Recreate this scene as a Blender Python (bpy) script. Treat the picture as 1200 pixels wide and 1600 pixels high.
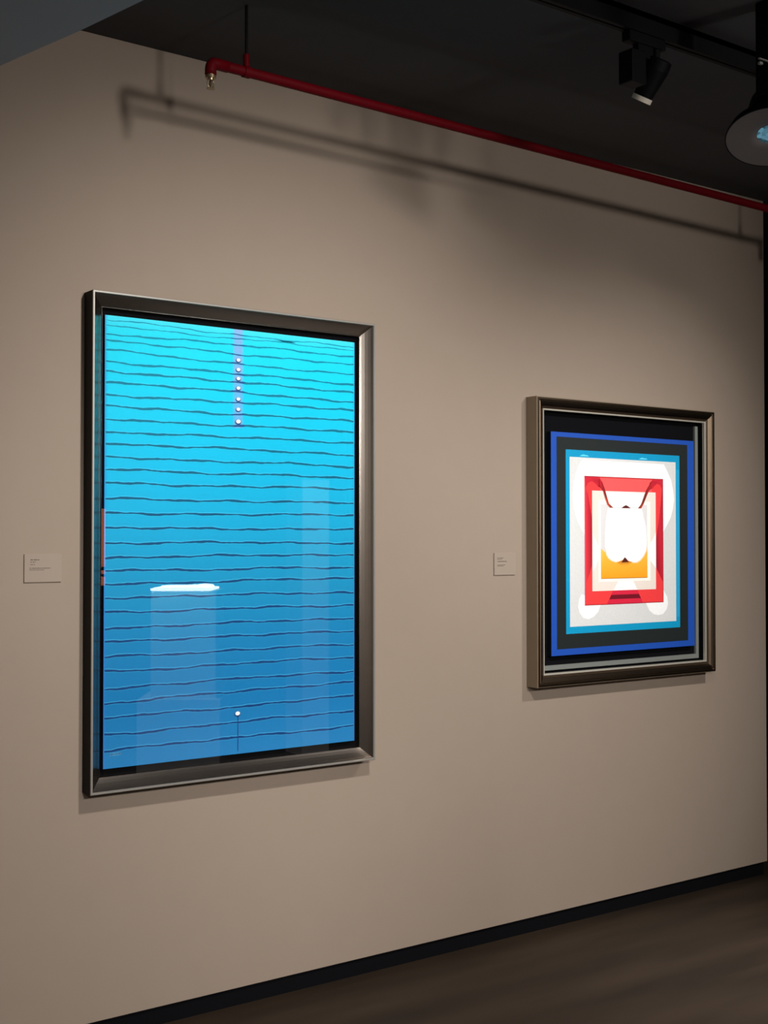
import bpy, bmesh, math, random
from mathutils import Vector, Matrix
random.seed(7)
S = bpy.context.scene
for o in list(bpy.data.objects): bpy.data.objects.remove(o, do_unlink=True)
COL = S.collection
R = math.radians

# ---------------------------------------------------------------- camera
cam = bpy.data.objects.new('camera', bpy.data.cameras.new('camera')); COL.objects.link(cam)
cam.location = (0, -3.99, 1.66); cam.rotation_euler = (R(91.2), 0, R(53.47 - 90))
cam.data.sensor_fit = 'VERTICAL'; cam.data.sensor_height = 36; cam.data.lens = 45
cam.data.clip_start = .05
S.camera = cam
# ---------------------------------------------------------------- exposure and world
S.view_settings.view_transform = 'Standard'; S.view_settings.look = 'None'
S.view_settings.exposure = .3; S.view_settings.gamma = 1; S.view_settings.use_curve_mapping = False
w = bpy.data.worlds.new('world'); S.world = w; w.use_nodes = True
w.node_tree.nodes['Background'].inputs[0].default_value = (1, .93, .86, 1)
w.node_tree.nodes['Background'].inputs[1].default_value = .03
# ---------------------------------------------------------------- lamps (each spot sits at the mouth of a track head)
def spot(loc, aim, power, size, blend, color=(1, .975, .94), radius=.04):
    l = bpy.data.lights.new('spot_beam', 'SPOT'); l.energy = power; l.spot_size = R(size); l.spot_blend = blend
    l.color = color; l.shadow_soft_size = radius
    o = bpy.data.objects.new('spot_beam', l); COL.objects.link(o); o.location = loc
    o.rotation_euler = (Vector(aim) - Vector(loc)).to_track_quat('-Z', 'Y').to_euler()
    return o
#        mouth of lamp            aim               power size blend
LAMPS = [((2.10, -2.40, 3.20), (2.45, 0, 1.40), 228, 86, 1.0),
         ((4.62, -2.40, 3.20), (4.20, 0, 1.25), 165, 68, 1.0),
         ((2.95, -2.40, 3.12), (3.80, -3.4, 0.8), 150, 56, .8),  # added to light the plinth for its reflection in the glass
         ((5.35, -2.40, 3.12), (5.50, -4.3, 1.2), 120, 60, .8),  # added to light the pillar for its reflection
         ((5.78, -2.40, 3.12), (4.45, -1.55, 0.0), 800, 44, 1.0),  # added to brighten the floor
         ((1.00, -7.00, 3.20), (1.45, 0, 0.55), 900, 30, 1.0),  # this lamp and all below are added fill from behind the viewer
         ((-1.00, -7.00, 3.20), (4.75, 0, 1.15), 600, 44, 1.0),
         ((3.30, -7.00, 3.20), (3.50, 0, 0.65), 325, 38, 1.0),
         ((3.75, -7.00, 3.20), (3.75, 0, 0.80), 320, 30, 1.0),
         ((2.70, -7.00, 2.62), (1.95, 0, 2.85), 400, 30, 1.0),
         ((4.62, -7.00, 2.62), (4.00, 0, 2.85), 390, 29, 1.0),
         ((-.10, -7.00, 3.12), (-3, -4.0, 1.9), 260, 110, 1.0),  # added, brightens the left wall that the frame mirrors
         ((2.20, -7.00, 3.12), (1.9, -9, 1.9), 160, 130, 1.0)]  # added, brightens the rear wall that the frame mirrors
for L in LAMPS: spot(*L, radius=.065 if L[0][1] > -3 else .25)

# ---------------------------------------------------------------- materials
def lin(c):
    return tuple((v / 255 / 12.92) if v / 255 <= .04045 else ((v / 255 + .055) / 1.055) ** 2.4 for v in c)
def mat(name, col, rough=.6, metal=0, noise=None, bump=0, scale=40, spec=.5, emit=None, coat=0):
    m = bpy.data.materials.new(name); m.use_nodes = True; nt = m.node_tree; b = nt.nodes['Principled BSDF']
    b.inputs['Base Color'].default_value = (*col, 1); b.inputs['Roughness'].default_value = rough
    b.inputs['Metallic'].default_value = metal; b.inputs['Specular IOR Level'].default_value = spec
    b.inputs['Coat Weight'].default_value = coat
    if emit:
        b.inputs['Emission Color'].default_value = (*emit[0], 1); b.inputs['Emission Strength'].default_value = emit[1]
    if noise or bump:
        tc = nt.nodes.new('ShaderNodeTexCoord'); n = nt.nodes.new('ShaderNodeTexNoise')
        n.inputs['Scale'].default_value = scale; n.inputs['Detail'].default_value = 5
        nt.links.new(tc.outputs['Object'], n.inputs['Vector'])
        if noise:
            r = nt.nodes.new('ShaderNodeMapRange'); r.inputs[3].default_value = 1 - noise; r.inputs[4].default_value = 1 + noise
            nt.links.new(n.outputs['Fac'], r.inputs[0])
            mx = nt.nodes.new('ShaderNodeVectorMath'); mx.operation = 'SCALE'; mx.inputs[0].default_value = col
            nt.links.new(r.outputs[0], mx.inputs['Scale']); nt.links.new(mx.outputs[0], b.inputs['Base Color'])
        if bump:
            bp = nt.nodes.new('ShaderNodeBump'); bp.inputs['Strength'].default_value = bump; bp.inputs['Distance'].default_value = .002
            nt.links.new(n.outputs['Fac'], bp.inputs['Height']); nt.links.new(bp.outputs[0], b.inputs['Normal'])
    return m
def paint_mat(name, scale=160, amp=.05, bump=.25, rough=.65):
    """paint whose pigment is stored face by face in the colour attribute 'pigment'"""
    m = bpy.data.materials.new(name); m.use_nodes = True; nt = m.node_tree; b = nt.nodes['Principled BSDF']
    b.inputs['Roughness'].default_value = rough; b.inputs['Specular IOR Level'].default_value = .25
    a = nt.nodes.new('ShaderNodeAttribute'); a.attribute_name = 'pigment'
    tc = nt.nodes.new('ShaderNodeTexCoord'); n = nt.nodes.new('ShaderNodeTexNoise')
    n.inputs['Scale'].default_value = scale; n.inputs['Detail'].default_value = 4
    r = nt.nodes.new('ShaderNodeMapRange'); r.inputs[1].default_value = .25; r.inputs[2].default_value = .75
    r.inputs[3].default_value = 1 - amp; r.inputs[4].default_value = 1 + amp
    mx = nt.nodes.new('ShaderNodeVectorMath'); mx.operation = 'SCALE'
    nt.links.new(tc.outputs['Object'], n.inputs['Vector']); nt.links.new(n.outputs['Fac'], r.inputs[0])
    nt.links.new(a.outputs['Color'], mx.inputs[0]); nt.links.new(r.outputs[0], mx.inputs['Scale'])
    nt.links.new(mx.outputs[0], b.inputs['Base Color'])
    bp = nt.nodes.new('ShaderNodeBump'); bp.inputs['Strength'].default_value = bump; bp.inputs['Distance'].default_value = .001
    nt.links.new(n.outputs['Fac'], bp.inputs['Height']); nt.links.new(bp.outputs[0], b.inputs['Normal'])
    return m
M = dict(
    wall=mat('taupe_wall_paint', (.284, .2225, .1745), .85, noise=.03, bump=.12, scale=9, spec=.2),
    wall_pale=mat('pale_taupe_wall_paint', (.55, .47, .40), .85, noise=.03, scale=9, spec=.2),
    dark=mat('black_room_paint', (.006, .005, .005), .9, spec=.1),
    ceiling=mat('black_ceiling_paint', (.07, .068, .070), .9, spec=.1, noise=.15, scale=2),
    soffit=mat('grey_soffit_paint', (.38, .40, .43), .9, spec=.1, noise=.04, scale=3),
    black=mat('black_powder_coat', (.003, .003, .0035), .6, spec=.12),
    black_matte=mat('matt_black_board', (.004, .004, .005), .9, spec=.05),
    pewter=mat('pewter_frame', (.40, .345, .30), .23, 1, noise=.08, scale=25),
    dark_side=mat('dark_frame_side', (.006, .004, .003), .7, spec=.2),
    silver=mat('silver_edge', (.31, .285, .255), .45, .5),
    bronze=mat('bronze_frame', (.33, .24, .165), .25, 1, noise=.1, scale=30),
    bronze_side=mat('bronze_frame_side', (.17, .125, .08), .55, .1, noise=.08, scale=18),
    groove=mat('dark_bronze_groove', (.05, .03, .015), .4, .5),
    fillet=mat('champagne_fillet', (.72, .66, .56), .35, .6),
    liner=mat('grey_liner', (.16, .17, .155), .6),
    card=mat('label_card', (.288, .228, .18), .8, noise=.02, scale=60),
    ink=mat('grey_ink', (.06, .045, .035), .8),
    red=mat('red_pipe_paint', (.085, .0006, .003), .6, noise=.15, scale=30, spec=.08),
    brass=mat('aged_brass', (.30, .22, .13), .35, .8),
    bezel=mat('cream_bezel', (.7, .63, .52), .4),
    baffle=mat('warm_grey_baffle', (.10, .085, .08), .6),
    white=mat('white_plinth_paint', (.75, .73, .7), .7),
    sheet=mat('glowing_white_slab', (.9, .9, .9), .6, emit=((1, 1, 1), 9)),  # white slab, glow added so it shows in the glass
    orange=mat('glowing_orange_panel', (.8, .2, .08), .5, emit=((1, .30, .14), 2.0)),  # glow added for the orange streak in the glass
    paint=paint_mat('artist_paint'),
)
def glass_pane():
    m = bpy.data.materials.new('picture_glass'); m.use_nodes = True; nt = m.node_tree; nt.nodes.clear()
    out = nt.nodes.new('ShaderNodeOutputMaterial'); mix = nt.nodes.new('ShaderNodeMixShader'); fr = nt.nodes.new('ShaderNodeFresnel')
    ge = nt.nodes.new('ShaderNodeNewGeometry'); io = nt.nodes.new('ShaderNodeMapRange')   # same reflectance on either face of the pane
    io.inputs[3].default_value = 1.5; io.inputs[4].default_value = 1 / 1.5
    nt.links.new(ge.outputs['Backfacing'], io.inputs[0]); nt.links.new(io.outputs[0], fr.inputs['IOR'])
    t = nt.nodes.new('ShaderNodeBsdfTransparent'); g = nt.nodes.new('ShaderNodeBsdfGlossy'); g.inputs['Roughness'].default_value = 0.003
    nt.links.new(fr.outputs[0], mix.inputs[0]); nt.links.new(t.outputs[0], mix.inputs[1]); nt.links.new(g.outputs[0], mix.inputs[2])
    nt.links.new(mix.outputs[0], out.inputs[0]); return m
M['glass'] = glass_pane()
def lens_mat():
    m = mat('blue_faceted_lens', (.05, .2, .32), .12, .7, emit=((.16, .38, .50), .2)); nt = m.node_tree; b = nt.nodes['Principled BSDF']
    v = nt.nodes.new('ShaderNodeTexVoronoi'); v.inputs['Scale'].default_value = 62
    tc = nt.nodes.new('ShaderNodeTexCoord'); r = nt.nodes.new('ShaderNodeMapRange'); r.inputs[3].default_value = 0; r.inputs[4].default_value = .5
    nt.links.new(tc.outputs['Object'], v.inputs['Vector'])
    sp = nt.nodes.new('ShaderNodeSeparateColor'); nt.links.new(v.outputs['Color'], sp.inputs[0])
    nt.links.new(sp.outputs[0], r.inputs[0]); nt.links.new(r.outputs[0], b.inputs['Emission Strength']); return m
M['lens'] = lens_mat()
def floor_mat():
    m = bpy.data.materials.new('dark_stained_plank_floor'); m.use_nodes = True; nt = m.node_tree; b = nt.nodes['Principled BSDF']
    tc = nt.nodes.new('ShaderNodeTexCoord'); mp = nt.nodes.new('ShaderNodeMapping'); mp.inputs['Scale'].default_value = (.55, 3.2, 1)
    mp.inputs['Rotation'].default_value = (0, 0, R(-35))
    n = nt.nodes.new('ShaderNodeTexNoise'); n.inputs['Scale'].default_value = 1.6; n.inputs['Detail'].default_value = 6
    cr = nt.nodes.new('ShaderNodeValToRGB'); cr.color_ramp.elements[0].position = .3; cr.color_ramp.elements[1].position = .7
    cr.color_ramp.elements[0].color = (.013, .0085, .0055, 1); cr.color_ramp.elements[1].color = (.036, .0225, .0135, 1)
    nt.links.new(tc.outputs['Object'], mp.inputs[0]); nt.links.new(mp.outputs[0], n.inputs['Vector'])
    nt.links.new(n.outputs['Fac'], cr.inputs[0]); nt.links.new(cr.outputs[0], b.inputs['Base Color'])
    b.inputs['Roughness'].default_value = .55; b.inputs['Specular IOR Level'].default_value = .25
    return m
M['floor'] = floor_mat()

# ---------------------------------------------------------------- helpers
def thing(name, label, cat, loc, group=None):
    o = bpy.data.objects.new(name, None); COL.objects.link(o); o.location = loc; o.empty_display_size = .1
    o['label'] = label; o['category'] = cat
    if group: o['group'] = group
    return o
def finish(name, bm, m, parent=None, smooth=False, origin=None, flip=True):
    """bm is in world coordinates; the part's origin is its parent's"""
    if flip: bmesh.ops.recalc_face_normals(bm, faces=bm.faces)
    chain = Vector((0, 0, 0)); p = parent
    while p is not None: chain += p.location; p = p.parent
    off = chain
    if parent is None and origin is not None: off = Vector(origin)
    bmesh.ops.translate(bm, verts=bm.verts, vec=-off)
    me = bpy.data.meshes.new(name); bm.to_mesh(me); bm.free()
    for k in (m if isinstance(m, (list, tuple)) else [m]): me.materials.append(k)
    if smooth:
        for p_ in me.polygons: p_.use_smooth = True
    o = bpy.data.objects.new(name, me); COL.objects.link(o); o.parent = parent
    if parent is None and origin is not None: o.location = origin
    return o
def box(bm, a, b, mi=0, rot=0, bevel=0):
    x0, y0, z0 = a; x1, y1, z1 = b
    c = Vector(((x0 + x1) / 2, (y0 + y1) / 2, (z0 + z1) / 2))
    r = bmesh.ops.create_cube(bm, size=1); vs = r['verts']
    bmesh.ops.scale(bm, verts=vs, vec=(x1 - x0, y1 - y0, z1 - z0))
    if bevel:
        es = list({e for v in vs for e in v.link_edges})
        rr = bmesh.ops.bevel(bm, geom=es, offset=bevel, segments=2, affect='EDGES', profile=.5)
        vs = list({v for f in rr['faces'] for v in f.verts} | set(v for v in vs if v.is_valid))
        seen = set(vs); st = list(vs)
        while st:
            v = st.pop()
            for e in v.link_edges:
                q = e.other_vert(v)
                if q not in seen: seen.add(q); st.append(q)
        vs = list(seen)
    if rot: bmesh.ops.rotate(bm, verts=vs, cent=(0, 0, 0), matrix=Matrix.Rotation(rot, 3, 'Z'))
    bmesh.ops.translate(bm, verts=vs, vec=c)
    if mi:
        for f in {f for v in vs for f in v.link_faces}: f.material_index = mi
def lathe(bm, prof, p, axis, n=40, cap=True):
    """prof = [(distance along axis, radius)]"""
    q = Vector(axis).normalized().to_track_quat('Z', 'Y').to_matrix(); p = Vector(p); rings = []
    for t, r in prof:
        rings.append([bm.verts.new(p + q @ Vector((r * math.cos(2 * math.pi * i / n), r * math.sin(2 * math.pi * i / n), t))) for i in range(n)])
    for a, b in zip(rings, rings[1:]):
        for i in range(n): bm.faces.new((a[i], a[(i + 1) % n], b[(i + 1) % n], b[i]))
    if cap: bm.faces.new(rings[0][::-1]); bm.faces.new(rings[-1])
def ring(bm, x0, x1, z0, z1, prof, closed=True):
    """mitred moulding round a rectangle on the wall (y = 0); prof = [(inset, depth)]"""
    loops = []
    for i, d in prof:
        loops.append([bm.verts.new(v) for v in ((x0 + i, -d, z0 + i), (x1 - i, -d, z0 + i), (x1 - i, -d, z1 - i), (x0 + i, -d, z1 - i))])
    pr = list(zip(loops, loops[1:]))
    if closed: pr.append((loops[-1], loops[0]))
    for a, b in pr:
        for k in range(4): bm.faces.new((a[k], a[(k + 1) % 4], b[(k + 1) % 4], b[k]))
def struct(o): o['kind'] = 'structure'; return o

class Paint:
    """flat painted shapes on a stretched canvas: x, z on the wall, colours per corner"""
    def __init__(s, gain): s.bm = bmesh.new(); s.l = s.bm.loops.layers.float_color.new('pigment'); s.g = gain
    def c(s, c): return tuple(min(v * s.g, .95) for v in lin(c)) + (1,)
    def poly(s, pts, col, y):
        vs = [s.bm.verts.new((x, y, z)) for x, z in pts]; f = s.bm.faces.new(vs)
        f.normal_update()
        if f.normal.y > 0: f.normal_flip()
        cm = dict(zip(vs, col)) if isinstance(col, list) else None
        for lp in f.loops: lp[s.l] = s.c(cm[lp.vert] if cm else col)
        return f
    def rect(s, x0, x1, z0, z1, col, y): s.poly([(x0, z0), (x1, z0), (x1, z1), (x0, z1)], col, y)
    def body(s, x0, x1, z0, z1, yb, yf, col):
        n0 = len(s.bm.faces)
        P = [(x0, z0), (x1, z0), (x1, z1), (x0, z1)]
        for k in range(4):
            (a, b), (c, d) = P[k], P[(k + 1) % 4]
            f = s.bm.faces.new([s.bm.verts.new(v) for v in ((a, yf, b), (a, yb, b), (c, yb, d), (c, yf, d))])
            for lp in f.loops: lp[s.l] = s.c(col)
        f = s.bm.faces.new([s.bm.verts.new((a, yb, b)) for a, b in P])
        for lp in f.loops: lp[s.l] = s.c(col)

# ---------------------------------------------------------------- the setting
WX = 5.316
bm = bmesh.new(); box(bm, (-3, 0, .066), (WX, .16, 3.349)); struct(finish('wall_front', bm, M['wall']))
bm = bmesh.new(); box(bm, (-3, .012, 0), (WX - .012, .15, .066)); struct(finish('baseboard_front', bm, M['black_matte']))
bm = bmesh.new(); box(bm, (-3, -9, -.1), (9, 4, 0)); struct(finish('floor', bm, M['floor']))
bm = bmesh.new(); box(bm, (-3, -9, 3.349), (9, 4, 3.45)); struct(finish('ceiling', bm, M['ceiling']))
bm = bmesh.new(); box(bm, (-3.2, -9.2, 0), (9.2, -9, 3.45)); struct(finish('wall_rear', bm, M['wall_pale']))
bm = bmesh.new(); box(bm, (-3.2, -9, 0), (-3, 4, 3.45)); struct(finish('wall_left', bm, M['wall_pale']))
for nm, a, b in (
                 ('wall_right', (9, -9, 0), (9.2, 4, 3.45)), ('wall_far', (-3.2, 4, 0), (9.2, 4.2, 3.45))):
    bm = bmesh.new(); box(bm, a, b); struct(finish(nm, bm, M['dark']))
# lowered grey soffit over the left of the view; its edge runs from above the camera's right to the wall
bm = bmesh.new()
pts = [(-2.999, -.001), (1.180, -.001), (1.268, -.449), (1.349, -.821), (1.399, -1.098), (2.03, -4.3), (-2.999, -4.3)]
lo = [bm.verts.new((x, y, 3.0)) for x, y in pts]; hi = [bm.verts.new((x, y, 3.348)) for x, y in pts]
bm.faces.new(lo); bm.faces.new(hi)
for k in range(len(pts)): bm.faces.new((lo[k], lo[(k + 1) % len(pts)], hi[(k + 1) % len(pts)], hi[k]))
struct(finish('trim_1', bm, M['soffit']))

# ---------------------------------------------------------------- framed painting: blue waves
x0, x1, z0, z1 = 1.719, 2.863, .826, 2.476
fp = thing('framed_painting', 'tall framed painting of bright blue water crossed by wavy dark lines, in pewter frame', 'painting', (2.291, 0, z0))
bm = bmesh.new()
ring(bm, x0, x1, z0, z1, [(.0065, .001), (.0065, .0665), (.014, .0585), (.022, .0510), (.031, .0432), (.040, .0362), (.0455, .0322), (.047, .0318), (.047, .001)])
fr = finish('frame', bm, M['pewter'], fp)
bm = bmesh.new(); ring(bm, x0, x1, z0, z1, [(0, .001), (0, .0665), (.0065, .0665), (.0065, .001)])
o = finish('frame_side', bm, M['dark_side'], fr); o['label'] = 'near-black outer side of the frame'
bm = bmesh.new(); ring(bm, x0 - .0003, x1 + .0003, z0 - .0003, z1 + .0003, [(0, .0665), (0, .0695), (.0015, .071), (.0065, .071), (.008, .0665)])
o = finish('silver_edge', bm, M['silver'], fr); o['label'] = 'thin silver front edge'
bm = bmesh.new(); box(bm, (x0 + .012, -.009, z0 + .012), (x1 - .012, -.001, z1 - .012)); finish('backing_board', bm, M['black_matte'], fp)

cx0, cx1, cz0, cz1 = 1.7795, 2.7940, .8995, 2.405
YF = -.030
WATER = [(2.405, (70, 228, 250)), (2.36, (20, 222, 246)), (2.2, (0, 212, 244)), (1.9, (0, 187, 230)), (1.7, (8, 168, 214)),
         (1.5, (14, 146, 194)), (1.3, (12, 128, 184)), (1.1, (12, 120, 180)), (.8995, (36, 128, 188))]
INK = [(2.405, (0, 150, 178)), (2.2, (0, 128, 156)), (1.9, (0, 100, 132)), (1.7, (0, 80, 122)), (1.4, (5, 66, 122)), (.8995, (8, 62, 122))]
def grad(tab, z):
    for (za, ca), (zb, cb) in zip(tab, tab[1:]):
        if z >= zb:
            t = (za - z) / (za - zb); t = max(0, min(1, t)); return tuple(ca[i] * (1 - t) + cb[i] * t for i in range(3))
    return tab[-1][1]
def mixc(a, b, t): return tuple(a[i] * (1 - t) + b[i] * t for i in range(3))
G1 = 0.98
P = Paint(G1); P.body(cx0, cx1, cz0, cz1, -.010, YF, (12, 26, 60))
N = 44
zs = [cz0 + (cz1 - cz0) * i / N for i in range(N + 1)]
edge = .012
xs = [cx0, cx0 + edge, 2.264, 2.276, 2.300, 2.312, cx1 - edge, cx1]
def water(x, z):
    c = grad(WATER, z)
    if x in (cx0, cx1): c = mixc(c, (60, 120, 215), .55 if x == cx0 else .35)
    if z > 2.066 and x in (2.276, 2.300): c = mixc(c, (175, 165, 228), .72 if z > 2.2 else .58)
    return c
zz = sorted(zs + [2.058, 2.068])
for a, b in zip(zz, zz[1:]):
    for u, v in zip(xs, xs[1:]):
        P.poly([(u, a), (v, a), (v, b), (u, b)], [water(u, a), water(v, a), water(v, b), water(u, b)], YF)
LINES = [(2.389, 2.384), (2.371, 2.373), (2.344, 2.352), (2.319, 2.318), (2.287, 2.279), (2.252, 2.242), (2.22, 2.212), (2.181, 2.179), (2.14, 2.146),
         (2.101, 2.104), (2.059, 2.063), (2.017, 2.021), (1.976, 1.978), (1.932, 1.933), (1.891, 1.889), (1.845, 1.847), (1.794, 1.794), (1.746, 1.748),
         (1.695, 1.697), (1.647, 1.645), (1.597, 1.602), (1.554, 1.552), (1.51, 1.511), (1.465, 1.458), (1.416, 1.41), (1.363, 1.361), (1.32, 1.311),
         (1.269, 1.262), (1.219, 1.215), (1.164, 1.163), (1.115, 1.123), (1.066, 1.067), (1.011, 1.011), (.958, .956)]
rnd = random.Random(21)
for li, (za, zb) in enumerate(LINES):
    K = 90; ph = [rnd.uniform(0, 6.28) for _ in range(5)]; fq = [rnd.uniform(2, 4), rnd.uniform(6, 9), rnd.uniform(13, 19), rnd.uniform(28, 40), rnd.uniform(60, 80)]
    am = [.0020, .0018, .0013, .0007, .0004]
    w0 = .0015 if li < 2 else (.0026 if li < 5 else .0033)
    mid, top, bot = [], [], []
    for k in range(K + 1):
        t = k / K; x = cx0 + .004 + (cx1 - cx0 - .008) * t
        z = za + (zb - za) * t + sum(am[j] * math.sin(fq[j] * t * 2.2 + ph[j]) for j in range(5))
        hw = w0 * (1 + .25 * math.sin(31 * t + ph[1]) + .2 * rnd.uniform(-1, 1))
        mid.append((x, z, hw))
    def band(lo_, hi_, colf, y):
        for (xa, zA, ha), (xb, zB, hb) in zip(mid, mid[1:]):
            P.poly([(xa, zA + lo_(ha)), (xb, zB + lo_(hb)), (xb, zB + hi_(hb)), (xa, zA + hi_(ha))],
                   [colf(xa, zA, 0), colf(xb, zB, 0), colf(xb, zB, 1), colf(xa, zA, 1)], y)
    def lil(x, z, c): return mixc(c, (175, 165, 228), .6) if (2.270 < x < 2.306 and z > 2.06) else c
    k_in = .3 if li < 6 else (.45 if li < 14 else .5)
    HI = (110, 215, 255)
    band(lambda h: h, lambda h: h + .0045, lambda x, z, e: lil(x, z, mixc(grad(WATER, z), HI, k_in * (1 - e))), YF - .0002)
    band(lambda h: -h - .0035, lambda h: -h, lambda x, z, e: lil(x, z, mixc(grad(WATER, z), HI, k_in * .6 * e)), YF - .0002)
    def inkc(x, z, e):
        c = grad(INK, z)
        return mixc(c, (40, 70, 140), .7) if (2.262 < x < 2.314 and z > 2.06) else c
    band(lambda h: -h, lambda h: h, inkc, YF - .0004)
def disc(P, x, z, rx, rz, c, y, n=20): P.poly([(x + rx * math.cos(6.2832 * i / n), z + rz * math.sin(6.2832 * i / n)) for i in range(n)], c, y)
for z in (2.295, 2.261, 2.229, 2.195, 2.156, 2.1195, 2.076, 1.0413):
    big = 1.2 if z in (2.076, 1.0413) else 1
    disc(P, 2.2875, z - .0015, .0105 * big, .0080 * big, (40, 75, 130), YF - .0006)
    disc(P, 2.2885, z + .0010, .0078 * big, .0058 * big, (250, 250, 255), YF - .0008)
P.rect(2.2880, 2.2915, .91, 1.034, (16, 70, 135), YF - .0006)
# pale scribbled signature
sx = 1.803
for k in range(9):
    h = rnd.uniform(.006, .013); P.poly([(sx, .945 - h / 2), (sx + .0035, .946 - h / 2), (sx + .004, .945 + h / 2), (sx + .001, .944 + h / 2)], (95, 165, 210), YF - .0006)
    sx += .0046
P.rect(1.803, 1.846, .9440, .9465, (85, 160, 208), YF - .0006)
cv = finish('canvas', P.bm, M['paint'], fp, flip=False); cv['label'] = 'blue canvas with wavy lines and a vertical string of pearls'
bm = bmesh.new(); box(bm, (x0 + .0475, -.038, z0 + .0475), (x1 - .0475, -.035, z1 - .0475)); finish('glass', bm, M['glass'], fp)

# ---------------------------------------------------------------- framed painting: nested rectangles
x0, x1, z0, z1 = 3.704, 4.849, 1.036, 2.260
fq_ = thing('framed_painting', 'framed painting of nested blue, black, white, red and yellow rectangles, in bronze frame', 'painting', (4.2765, 0, z0))
bm = bmesh.new()
ring(bm, x0, x1, z0, z1, [(.004, .001), (.004, .070), (.011, .070), (.0125, .0665), (.0165, .0655), (.020, .0675), (.030, .064), (.038, .058), (.042, .051), (.048, .0485), (.048, .001)])
f2 = finish('frame', bm, M['bronze'], fq_)
bm = bmesh.new(); ring(bm, x0, x1, z0, z1, [(0, .001), (0, .066), (.004, .0665), (.004, .001)])
o = finish('frame_side', bm, M['bronze_side'], f2); o['label'] = 'plain taupe outer side of the frame'
bm = bmesh.new(); ring(bm, x0, x1, z0, z1, [(.0385, .0585), (.0425, .0535), (.0485, .0510), (.0485, .0475), (.041, .0510)])
o = finish('groove', bm, M['groove'], f2); o['label'] = 'dark groove beside the pale fillet'
bm = bmesh.new(); ring(bm, x0, x1, z0, z1, [(.0485, .040), (.0485, .0535), (.0545, .0525), (.0555, .040)])
o = finish('fillet', bm, M['fillet'], f2); o['label'] = 'thin pale champagne fillet'
bm = bmesh.new(); ring(bm, x0, x1, z0, z1, [(.048, .002), (.048, .040), (.0555, .040), (.0575, .018), (.0575, .002)])
finish('rebate', bm, M['black_matte'], fq_)
bm = bmesh.new(); box(bm, (x0 + .0585, -.020, z0 + .064), (x1 - .084, -.009, z0 + .084)); o = finish('liner', bm, M['liner'], fq_); o['label'] = 'grey inner liner strip along the bottom'  # liner left out along top and left to imitate the frame's shade
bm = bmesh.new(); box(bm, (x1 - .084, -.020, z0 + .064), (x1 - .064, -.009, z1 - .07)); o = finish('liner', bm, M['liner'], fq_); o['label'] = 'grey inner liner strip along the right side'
bm = bmesh.new(); box(bm, (x0 + .01, -.0085, z0 + .01), (x1 - .01, -.001, z1 - .01)); finish('backing_board', bm, M['black_matte'], fq_)

Y2 = -.035
Q = Paint(1.12); Q.body(3.815, 4.738, 1.161, 2.118, -.009, Y2, (6, 8, 16))
st = .0003
def lay(n): return Y2 - st * n
Q.rect(3.815, 4.738, 1.161, 2.118, (22, 70, 160), lay(0))
Q.rect(3.848, 4.692, 1.188, 2.098, (24, 30, 30), lay(1))
Q.rect(3.902, 4.636, 1.251, 2.045, (0, 140, 184), lay(2))
Q.rect(3.925, 4.609, 1.281, 2.014, (206, 206, 205), lay(3))
W = (270, 270, 270)
discL = [(4.0, 2.004), (3.978, 1.978), (3.961, 1.938), (3.949, 1.897), (3.943, 1.857), (3.946, 1.817), (3.956, 1.772), (3.974, 1.732), (4.002, 1.694), (4.03, 1.66)]
discR = [(4.528, 2.002), (4.551, 1.971), (4.579, 1.929), (4.591, 1.887), (4.598, 1.844), (4.59, 1.801), (4.574, 1.758), (4.55, 1.725), (4.520, 1.69)]
Q.poly(discL[::-1] + discR, W, lay(4))
Q.poly([(3.994, 1.42), (3.979, 1.395), (3.974, 1.365), (3.983, 1.34), (4.004, 1.317), (4.036, 1.31), (4.068, 1.319), (4.097, 1.341), (4.122, 1.39)], W, lay(4))
Q.poly([(4.390, 1.390), (4.426, 1.335), (4.456, 1.317), (4.488, 1.312), (4.519, 1.316), (4.543, 1.337), (4.553, 1.363), (4.547, 1.395), (4.51, 1.44)], W, lay(4))
# red frame rectangle
RX0, RX1, RZ0, RZ1 = 4.014, 4.521, 1.370, 1.934
RED = (226, 56, 58)
Q.rect(RX0, RX1, RZ0, RZ1, RED, lay(5))
Q.rect(RX0, RX0 + .006, RZ0 + .01, 1.70, (205, 70, 105), lay(6))
Q.poly([(4.020, 1.88), (4.034, 1.86), (4.062, 1.74), (4.062, 1.55), (4.040, 1.50), (4.022, 1.47)],
       [(205, 50, 70), (190, 30, 50), (150, 10, 32), (150, 8, 32), (190, 25, 45), (215, 50, 60)], lay(6))
Q.poly([(4.521, 1.917), (4.521, 1.46), (4.505, 1.481), (4.470, 1.533), (4.470, 1.651), (4.495, 1.757)],
       [(170, 15, 40), (185, 25, 45), (160, 12, 35), (140, 6, 30), (150, 8, 30), (195, 30, 50)], lay(6))
Q.poly([(4.016, 1.932), (4.104, 1.932), (4.120, 1.911), (4.104, 1.885), (4.085, 1.900), (4.06, 1.912), (4.036, 1.905), (4.022, 1.885)],
       [(200, 35, 55)] * 2 + [(160, 12, 30)] * 2 + [(190, 30, 50)] * 4, lay(7))
Q.poly([(4.519, 1.930), (4.453, 1.930), (4.429, 1.912), (4.446, 1.886), (4.462, 1.900), (4.482, 1.912), (4.503, 1.905), (4.516, 1.885)][::-1],
       [(190, 30, 50)] * 4 + [(160, 12, 30)] * 2 + [(200, 35, 55)] * 2, lay(7))
Q.rect(4.112, 4.445, 1.872, 1.928, (250, 84, 84), lay(6))
Q.poly([(4.151, 1.372), (4.383, 1.372), (4.346, 1.433), (4.192, 1.433)], (205, 30, 60), lay(6))
Q.poly([(4.166, 1.393), (4.370, 1.393), (4.356, 1.412), (4.178, 1.412)], (105, 5, 28), lay(7))
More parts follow.
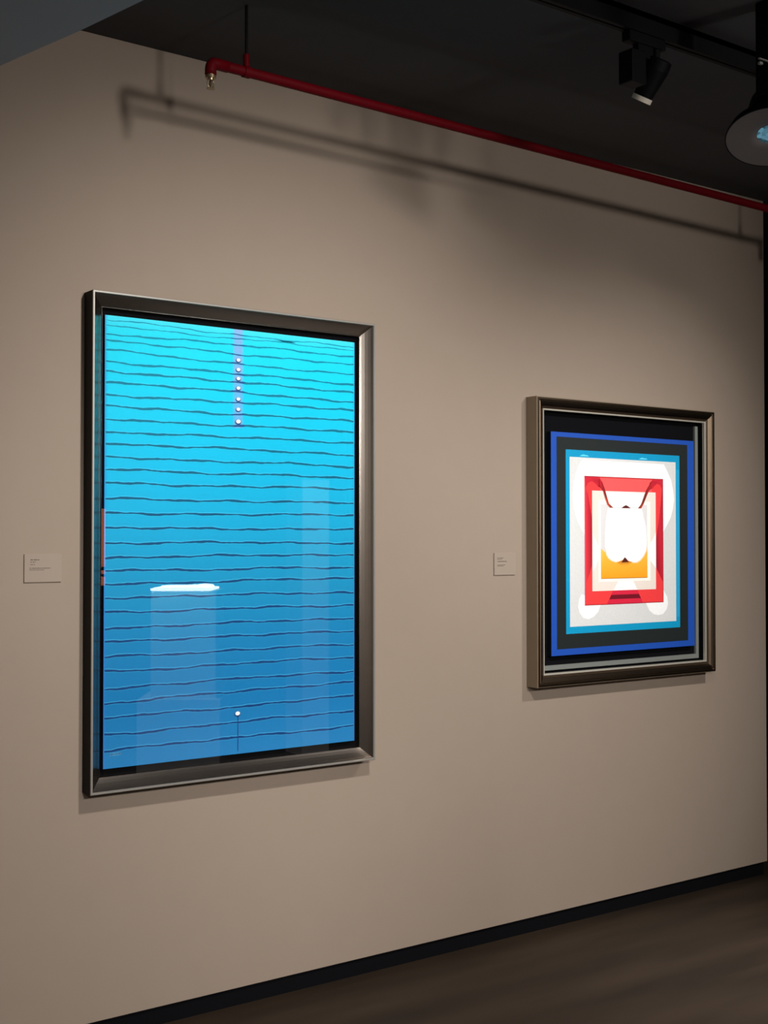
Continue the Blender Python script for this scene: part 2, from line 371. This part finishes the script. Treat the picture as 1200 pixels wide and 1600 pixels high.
Q.rect(RX0, RX1, RZ0, RZ0 + .003, (150, 10, 35), lay(7)); Q.rect(RX1 - .003, RX1, RZ0, RZ1, (110, 8, 25), lay(7)); Q.rect(RX0, RX1, RZ1 - .003, RZ1, (150, 15, 30), lay(7))
# cream rectangle and what is on it
Q.rect(4.060, 4.470, 1.431, 1.871, (224, 212, 202), lay(8))
Q.rect(4.099, 4.433, 1.471, 1.829, (250, 244, 226), lay(9))
Q.rect(4.113, 4.412, 1.484, 1.813, (211, 208, 209), lay(10))
Q.poly([(4.062, 1.685), (4.098, 1.630), (4.098, 1.57), (4.075, 1.53), (4.062, 1.515)][::-1], W, lay(10))
Q.poly([(4.470, 1.690), (4.447, 1.655), (4.413, 1.625), (4.413, 1.598), (4.436, 1.556), (4.470, 1.525)], W, lay(11))
Q.poly([(4.220, 1.472), (4.192, 1.432), (4.346, 1.432), (4.318, 1.472)], W, lay(10))
Q.poly([(4.145, 1.868), (4.392, 1.868), (4.366, 1.800), (4.180, 1.800)], W, lay(11))
Q.poly([(4.113, 1.484), (4.412, 1.484), (4.412, 1.628), (4.380, 1.60), (4.14, 1.60), (4.113, 1.618)],
       [(244, 152, 24)] * 2 + [(250, 178, 70), (250, 178, 60), (250, 178, 60), (250, 190, 90)], lay(12))
Q.rect(4.113, 4.412, 1.484, 1.4865, (180, 110, 20), lay(13))
blob = [(4.165, 1.795), (4.151, 1.754), (4.144, 1.692), (4.143, 1.626), (4.152, 1.592), (4.165, 1.577), (4.185, 1.566), (4.207, 1.561), (4.225, 1.562), (4.242, 1.568), (4.262, 1.572),
        (4.281, 1.567), (4.300, 1.560), (4.320, 1.557), (4.340, 1.558), (4.360, 1.566), (4.383, 1.585), (4.400, 1.609), (4.404, 1.651), (4.397, 1.714), (4.382, 1.756), (4.371, 1.797)]
bc = (4.272, 1.68)
out = [(bc[0] + (x - bc[0]) * 1.075, bc[1] + (z - bc[1]) * 1.06) for x, z in blob]
for (a, b), (c, d) in zip(zip(blob, out), list(zip(blob, out))[1:]):
    def bg(p): return (211, 208, 209) if p[1] > 1.612 else (248, 176, 60)
    Q.poly([a, c, d, b], [W, W, bg(d), bg(b)], lay(13))
Q.poly(blob, W, lay(14))
Q.poly([(4.243, 1.555), (4.252, 1.567), (4.263, 1.578), (4.275, 1.570), (4.290, 1.556)], (78, 20, 12), lay(15))
Q.poly([(4.213, 1.556), (4.262, 1.566), (4.312, 1.556), (4.290, 1.543), (4.262, 1.534), (4.236, 1.543)], [(225, 140, 40), (120, 55, 25), (225, 140, 40), (244, 160, 40), (244, 160, 40), (244, 160, 40)], lay(14) - .0001)
# feather-like horns and the small dark peak between them
Q.poly([(4.106, 1.926), (4.122, 1.909), (4.138, 1.878), (4.152, 1.840), (4.164, 1.815), (4.190, 1.798), (4.170, 1.798), (4.152, 1.812), (4.140, 1.840), (4.127, 1.872), (4.104, 1.893)],
       [(190, 30, 45), (150, 14, 28), (100, 20, 20), (70, 24, 16), (110, 40, 25), (90, 25, 15), (190, 60, 40), (215, 90, 60), (170, 60, 40), (150, 25, 30), (190, 30, 45)], lay(16))
Q.poly([(4.453, 1.926), (4.430, 1.909), (4.403, 1.875), (4.384, 1.838), (4.370, 1.815), (4.350, 1.797), (4.372, 1.797), (4.388, 1.818), (4.406, 1.850), (4.423, 1.878), (4.450, 1.893)][::-1],
       [(190, 30, 45), (150, 25, 30), (90, 30, 20), (120, 45, 30), (200, 70, 50), (90, 25, 15), (110, 40, 25), (90, 30, 20), (120, 20, 22), (150, 14, 28), (190, 30, 45)], lay(16))
Q.poly([(4.243, 1.797), (4.257, 1.805), (4.272, 1.8105), (4.287, 1.805), (4.302, 1.797)], (82, 22, 14), lay(16))
# brighter edges where the cyan meets the white
for a, b in ((3.985, 4.045), (4.36, 4.42)):
    Q.poly([(a, 2.019), (b, 2.019), (b - .01, 2.024), ((a + b) / 2 - .01, 2.027), (a + .006, 2.022)], (90, 200, 225), lay(4))
Q.rect(4.611, 4.634, 1.30, 1.98, (30, 150, 195), lay(3) - .00005)
cv = finish('canvas', Q.bm, M['paint'], fq_, flip=False); cv['label'] = 'painted canvas of nested rectangles'

# ---------------------------------------------------------------- wall labels
def label(text, x0, x1, z0, z1, lines):
    t = thing('wall_label', text, 'label', ((x0 + x1) / 2, 0, z0), 'caption cards on the taupe wall')
    bm = bmesh.new(); box(bm, (x0, -.0060, z0), (x1, -.0005, z1), bevel=.0006); finish('card', bm, M['card'], t)
    bm = bmesh.new(); r = random.Random(int(x0 * 100)); W_, H_ = x1 - x0, z1 - z0
    for fz, fa, fb, h, st_ in lines:
        x = x0 + fa * W_; e = x0 + fb * W_
        while x < e:
            wd = min(r.uniform(.004, .011), e - x)
            if wd < .001: break
            s = x
            while s < x + wd:   # letters as fine upright strokes on a thin line
                box(bm, (s, -.0063, z0 + fz * H_ - h / 2), (min(s + .0014, e), -.0059, z0 + fz * H_ + h / 2 * r.uniform(.5, 1))); s += .0018
            x += wd + .0022
    o = finish('lettering', bm, M['ink'], t); o['label'] = 'small grey lines of caption text'
label('small square caption card to the left of the tall blue painting', 1.517, 1.642, 1.520, 1.6105,
      [(.80, .16, .40, .0032, 0), (.72, .16, .30, .0024, 0), (.63, .16, .28, .0022, 0), (.50, .14, .70, .0026, 0), (.44, .14, .54, .0020, 0)])
label('small caption card between the two paintings, left of the bronze frame', 3.5195, 3.637, 1.5095, 1.601,
      [(.78, .14, .44, .0024, 0), (.72, .14, .36, .0024, 0), (.62, .16, .58, .0034, 0), (.46, .14, .52, .0024, 0), (.41, .14, .44, .0018, 0)])

# ---------------------------------------------------------------- red sprinkler pipe
PY = -.5; PR = .0162
A_ = Vector((1.918, PY, 3.1385)); B_ = Vector((5.25, PY, 3.1035))
pp = thing('sprinkler_pipe', 'red painted sprinkler pipe running under the black ceiling along the top of the taupe wall', 'pipe', (A_.x, PY, A_.z))
ax = (B_ - A_).normalized()
bm = bmesh.new(); lathe(bm, [(0, PR), ((B_ - A_).length - .03, PR)], A_ + ax * .03, ax, 24); finish('pipe', bm, M['red'], pp, smooth=False)
# elbow and drop at the near end
bm = bmesh.new(); n = 20; rings = []
E0 = A_ + ax * .012; rad = .024
path = [(E0 + ax * .045, -ax), (E0, -ax)]
for k in range(1, 9):
    a = k / 8 * math.pi / 2
    path.append((E0 - ax * rad * math.sin(a) * .6 - Vector((0, 0, 1)) * rad * (1 - math.cos(a)) * .9, (-ax * math.cos(a) - Vector((0, 0, 1)) * math.sin(a)).normalized()))
path.append((path[-1][0] - Vector((0, 0, .016)), Vector((0, 0, -1))))
for p, t in path:
    q = t.to_track_quat('Z', 'X').to_matrix(); rr = PR * 1.12
    side = Vector((0, 1, 0)); up = t.cross(side).normalized()
    rings.append([bm.verts.new(p + side * rr * math.cos(6.2832 * i / n) + up * rr * math.sin(6.2832 * i / n)) for i in range(n)])
for a, b in zip(rings, rings[1:]):
    for i in range(n): bm.faces.new((a[i], a[(i + 1) % n], b[(i + 1) % n], b[i]))
bm.faces.new(rings[0]); bm.faces.new(rings[-1]); finish('elbow', bm, M['red'], pp, smooth=True)
endp = path[-1][0]
# sprinkler head: brass thread, frame arms, bulb, deflector
bm = bmesh.new()
lathe(bm, [(0, .012), (.004, .012), (.004, .0165), (.012, .0165), (.012, .010), (.018, .009)], endp, (0, 0, -1), 6 * 4)
sh = finish('sprinkler_head', bm, M['brass'], pp); sh['label'] = 'aged brass sprinkler head hanging below the elbow'
bm = bmesh.new()
for s in (-1, 1):
    pts_ = [(.008, .016), (.0115, .024), (.0105, .034), (.004, .043)]
    for (a, h), (b, k) in zip(pts_, pts_[1:]):
        p = endp + Vector((s * a, 0, -h)); q2 = endp + Vector((s * b, 0, -k)); lathe(bm, [(0, .0022), ((q2 - p).length, .0022)], p, q2 - p, 8)
finish('yoke', bm, M['brass'], sh)
bm = bmesh.new(); lathe(bm, [(0, .0025), (.006, .0042), (.016, .0042), (.022, .002)], endp + Vector((0, 0, -.017)), (0, 0, -1), 12); finish('bulb', bm, M['groove'], sh)
bm = bmesh.new(); lathe(bm, [(0, .005), (.0008, .0125), (.0022, .0130), (.003, .004)], endp + Vector((0, 0, -.042)), (0, 0, -1), 24); finish('deflector', bm, M['brass'], sh)
# hangers: clamp band, socket and rod up to the ceiling
def hanger(x):
    p = A_ + ax * ((x - A_.x) / ax.x)
    bm = bmesh.new(); lathe(bm, [(0, PR * 1.02), (0, PR * 1.18), (.022, PR * 1.18), (.022, PR * 1.02)], p - ax * .011, ax, 24, cap=False)
    lathe(bm, [(0, .0105), (.040, .0105)], p + Vector((0, 0, PR * .9)), (0, 0, 1), 16)
    h = finish('hanger', bm, M['red'], pp)
    bm = bmesh.new(); lathe(bm, [(0, .005), (3.349 - p.z - PR * .9 - .04, .005)], p + Vector((0, 0, PR * .9 + .04)), (0, 0, 1), 10)
    finish('threaded_rod', bm, M['black'], h)
for x in (2.043, 5.10): hanger(x)
# elbow turning down past the wall's end
bm = bmesh.new(); lathe(bm, [(0, PR * 1.15), (.05, PR * 1.15)], B_ - ax * .03, ax, 20)
lathe(bm, [(0, PR * 1.1), (.10, PR * 1.1)], B_ + Vector((0.0, 0, .012)), (0, 0, -1), 20); finish('elbow', bm, M['red'], pp)

# ---------------------------------------------------------------- ceiling tracks and spotlights
def track(x0, x1, y, text):
    t = thing('lighting_track', text, 'track', ((x0 + x1) / 2, y, 3.349))
    bm = bmesh.new(); w_ = .019
    for a, b in (((x0, y - w_, 3.28), (x1, y - .004, 3.3485)), ((x0, y + .004, 3.28), (x1, y + w_, 3.3485)), ((x0, y - w_, 3.33), (x1, y + w_, 3.3488))): box(bm, a, b)
    finish('rail', bm, M['black'], t)
    bm = bmesh.new(); box(bm, (x1, y - .021, 3.277), (x1 + .012, y + .021, 3.3488)); finish('end_cap', bm, M['black'], t)
    bm = bmesh.new(); box(bm, (x0 - .012, y - .021, 3.277), (x0, y + .021, 3.3488)); finish('end_cap', bm, M['black'], t)
    return t
track(1.9, 5.2, -1.2, 'black lighting track on the ceiling at top right, nearer the wall')
track(1.75, 6.0, -2.4, 'black lighting track on the ceiling over the viewer, farther from the wall')
track(-1.3, 5.0, -7.0, 'added black lighting track on the ceiling far behind the viewer, near the rear wall')  # added track to carry the fill lamps
def head(x, y, axis, text, group=None, mouth=None):
    """a track spotlight: adapter, driver box, yoke, tapered barrel, bezel, glare louvre"""
    axis = Vector(axis).normalized()
    t = thing('track_spotlight', text, 'spotlight', (x, y, 3.28), group)
    bm = bmesh.new(); box(bm, (x - .085, y - .018, 3.245), (x + .085, y + .018, 3.2795), bevel=.003); finish('adapter', bm, M['black'], t)
    piv = Vector((x + .055, y, 3.185)) if mouth is None else Vector(mouth) - axis * .115
    bm = bmesh.new(); lathe(bm, [(0, .014), (max(.02, 3.245 - piv.z), .014)], piv, (0, 0, 1), 16); finish('stem', bm, M['black'], t)
    if mouth is None:
        bm = bmesh.new(); box(bm, (x - .088, y - .03, 3.110), (x - .022, y + .03, 3.215), bevel=.004)
        box(bm, (x - .040, y - .012, 3.205), (x + .030, y + .012, 3.245)); finish('driver_box', bm, M['black'], t)
    bm = bmesh.new(); lathe(bm, [(-.035, .028), (-.031, .041), (.0, .043), (.040, .038), (.092, .031)], piv, axis, 32)
    b = finish('barrel', bm, M['black'], t)
    bm = bmesh.new(); lathe(bm, [(.092, .0312), (.092, .0335), (.108, .0335), (.108, .029), (.092, .029)], piv, axis, 32, cap=False)
    o = finish('bezel', bm, M['bezel'], b); o['label'] = 'pale ring round the mouth of the lamp'
    bm = bmesh.new(); lathe(bm, [(.0935, .001), (.0955, .0285)], piv, axis, 32, cap=False); finish('reflector', bm, M['black_matte'], b)
    return t
head(3.11, -1.2, (-0.083, 0.526, -0.847), 'small black track spotlight with a pale ring, on the nearer track')
for i, L in enumerate(LAMPS):  # all but the first two are added heads for fill lamps
    names = ['black track spotlight over the viewer, aimed at the tall blue painting', 'black track spotlight over the viewer, aimed at the bronze framed painting',
             'added black track spotlight aimed back at the white plinth', 'added black track spotlight aimed back at the white pillar', 'added black track spotlight at the right end of its track, aimed at the floor',
             'added fill spotlight on the rear track, aimed at the lower left of the taupe wall', 'added fill spotlight on the rear track, aimed across at the bronze frame',
             'added fill spotlight on the rear track, aimed low between the paintings', 'added fill spotlight on the rear track, aimed straight ahead at the bronze frame',
             'added fill spotlight on the rear track, aimed at the top left of the taupe wall', 'rightmost added fill spotlight on the rear track, aimed at the upper right of the wall',
             'added fill spotlight on the rear track, aimed at the left wall', 'added fill spotlight on the rear track, aimed at the rear wall']
    loc = Vector(L[0]); axis = (Vector(L[1]) - loc).normalized()
    m_ = loc - axis * .004
    h = head(L[0][0] - axis.x * .12, L[0][1], axis, names[i], 'track spotlights on the farther track' if L[0][1] > -3 else 'added fill spotlights on the rear track', mouth=tuple(m_))
# large bell-shaped downlight hanging from the ceiling at the right edge
LC = Vector((3.360, -1.5, 2.925)); view = (Vector((0, -3.99, 1.66)) - LC).normalized()
axd = (Vector((0, 0, -1)) + Vector((view.x, view.y, 0)).normalized() * .42).normalized()
bl = thing('bell_downlight', 'large round bell-shaped black downlight with a blue lens, hanging on a black post', 'spotlight', (3.36, -1.5, 3.349))
bm = bmesh.new(); box(bm, (3.323, -1.53, 3.05), (3.383, -1.47, 3.3485), bevel=.003); finish('post', bm, M['black'], bl)
bm = bmesh.new(); lathe(bm, [(-.150, .030), (-.146, .062), (-.085, .078), (-.055, .100), (-.028, .128), (-.006, .139), (0, .141), (.004, .141), (.004, .1375), (-.004, .136)], LC, axd, 56, cap=False)
hs = finish('housing', bm, M['black'], bl, smooth=False)
bm = bmesh.new(); lathe(bm, [(.0035, .1375), (.001, .110), (-.004, .070), (-.008, .046), (-.012, .0435)], LC, axd, 56, cap=False)
o = finish('baffle', bm, M['baffle'], hs, smooth=True); o['label'] = 'warm grey dished baffle ring'
bm = bmesh.new(); lathe(bm, [(.0, .001), (-.001, .02), (-.004, .0435)], LC - axd * .006, axd, 24, cap=False)
o = finish('lens', bm, M['lens'], hs); o['label'] = 'blue faceted lens'
bm = bmesh.new(); lathe(bm, [(0, .013), (.06, .013)], Vector((3.372, -1.5, 3.00)), (0, 0, 1), 16); finish('stem', bm, M['black'], bl)
bm = bmesh.new(); box(bm, (3.262, -1.532, 3.141), (3.325, -1.526, 3.1445)); box(bm, (3.262, -1.534, 3.124), (3.278, -1.524, 3.133), bevel=.002)
o = finish('clip', bm, M['silver'], bl); o['label'] = 'small silver clip'

# ---------------------------------------------------------------- what the glass reflects, standing behind the viewer's right
th = math.atan2(.264, .356)
t = thing('plinth', 'white display plinth in the middle of the gallery with a stepped foot', 'plinth', (3.895, -3.455, 0))
bm = bmesh.new(); box(bm, (3.69, -3.66, 0), (4.10, -3.25, 1.335), rot=th, bevel=.004); finish('column', bm, M['white'], t)
bm = bmesh.new(); box(bm, (3.62, -3.73, 0), (4.14, -3.21, .66), rot=th, bevel=.004); finish('foot', bm, M['white'], t)
bm = bmesh.new(); box(bm, (3.685, -3.66, 1.336), (4.065, -3.25, 1.350), rot=th, bevel=.002)
dx_, dy_ = math.cos(th), math.sin(th)
for t0, wd, hh in ((-.06, .12, .007), (.05, .09, .008), (.11, .06, .011)):
    r_ = bmesh.ops.create_icosphere(bm, subdivisions=2, radius=1)
    bmesh.ops.scale(bm, verts=r_['verts'], vec=(wd, .05, hh)); bmesh.ops.rotate(bm, verts=r_['verts'], cent=(0, 0, 0), matrix=Matrix.Rotation(th, 3, 'Z'))
    bmesh.ops.translate(bm, verts=r_['verts'], vec=(3.895 + dx_ * t0, -3.455 + dy_ * t0, 1.351 + hh))
o = finish('white_slab', bm, M['sheet'], None, origin=(3.895, -3.455, 1.336)); o['label'] = 'thin white slab on top of the white plinth, glow added for its reflection'; o['category'] = 'white slab'
t = thing('orange_streak_stand', 'made-up slim black post with a glowing orange panel, added for the streak in the glass', 'stand', (3.35, -3.56, 0))  # made-up stand, added only for the orange streak reflected in the glass
bm = bmesh.new(); lathe(bm, [(0, .10), (.012, .10), (.014, .009), (1.36, .009)], (3.35, -3.56, 0), (0, 0, 1), 24); finish('post', bm, M['black'], t)
bm = bmesh.new(); box(bm, (3.320, -3.575, 1.368), (3.368, -3.555, 1.848), rot=0, bevel=.002); finish('panel', bm, M['orange'], t)
for za, zb in ((1.425, 1.440), (1.464, 1.484)):
    bm = bmesh.new(); box(bm, (3.318, -3.577, za), (3.370, -3.553, zb)); finish('strap', bm, M['black'], t)
bm = bmesh.new(); box(bm, (5.35, -4.60, 0), (5.60, -4.36, 2.119), bevel=.004)
o = finish('pillar', bm, M['white'], None, origin=(5.47, -4.48, 0)); o['label'] = 'tall narrow white free-standing pillar behind the plinth'; o['category'] = 'pillar'
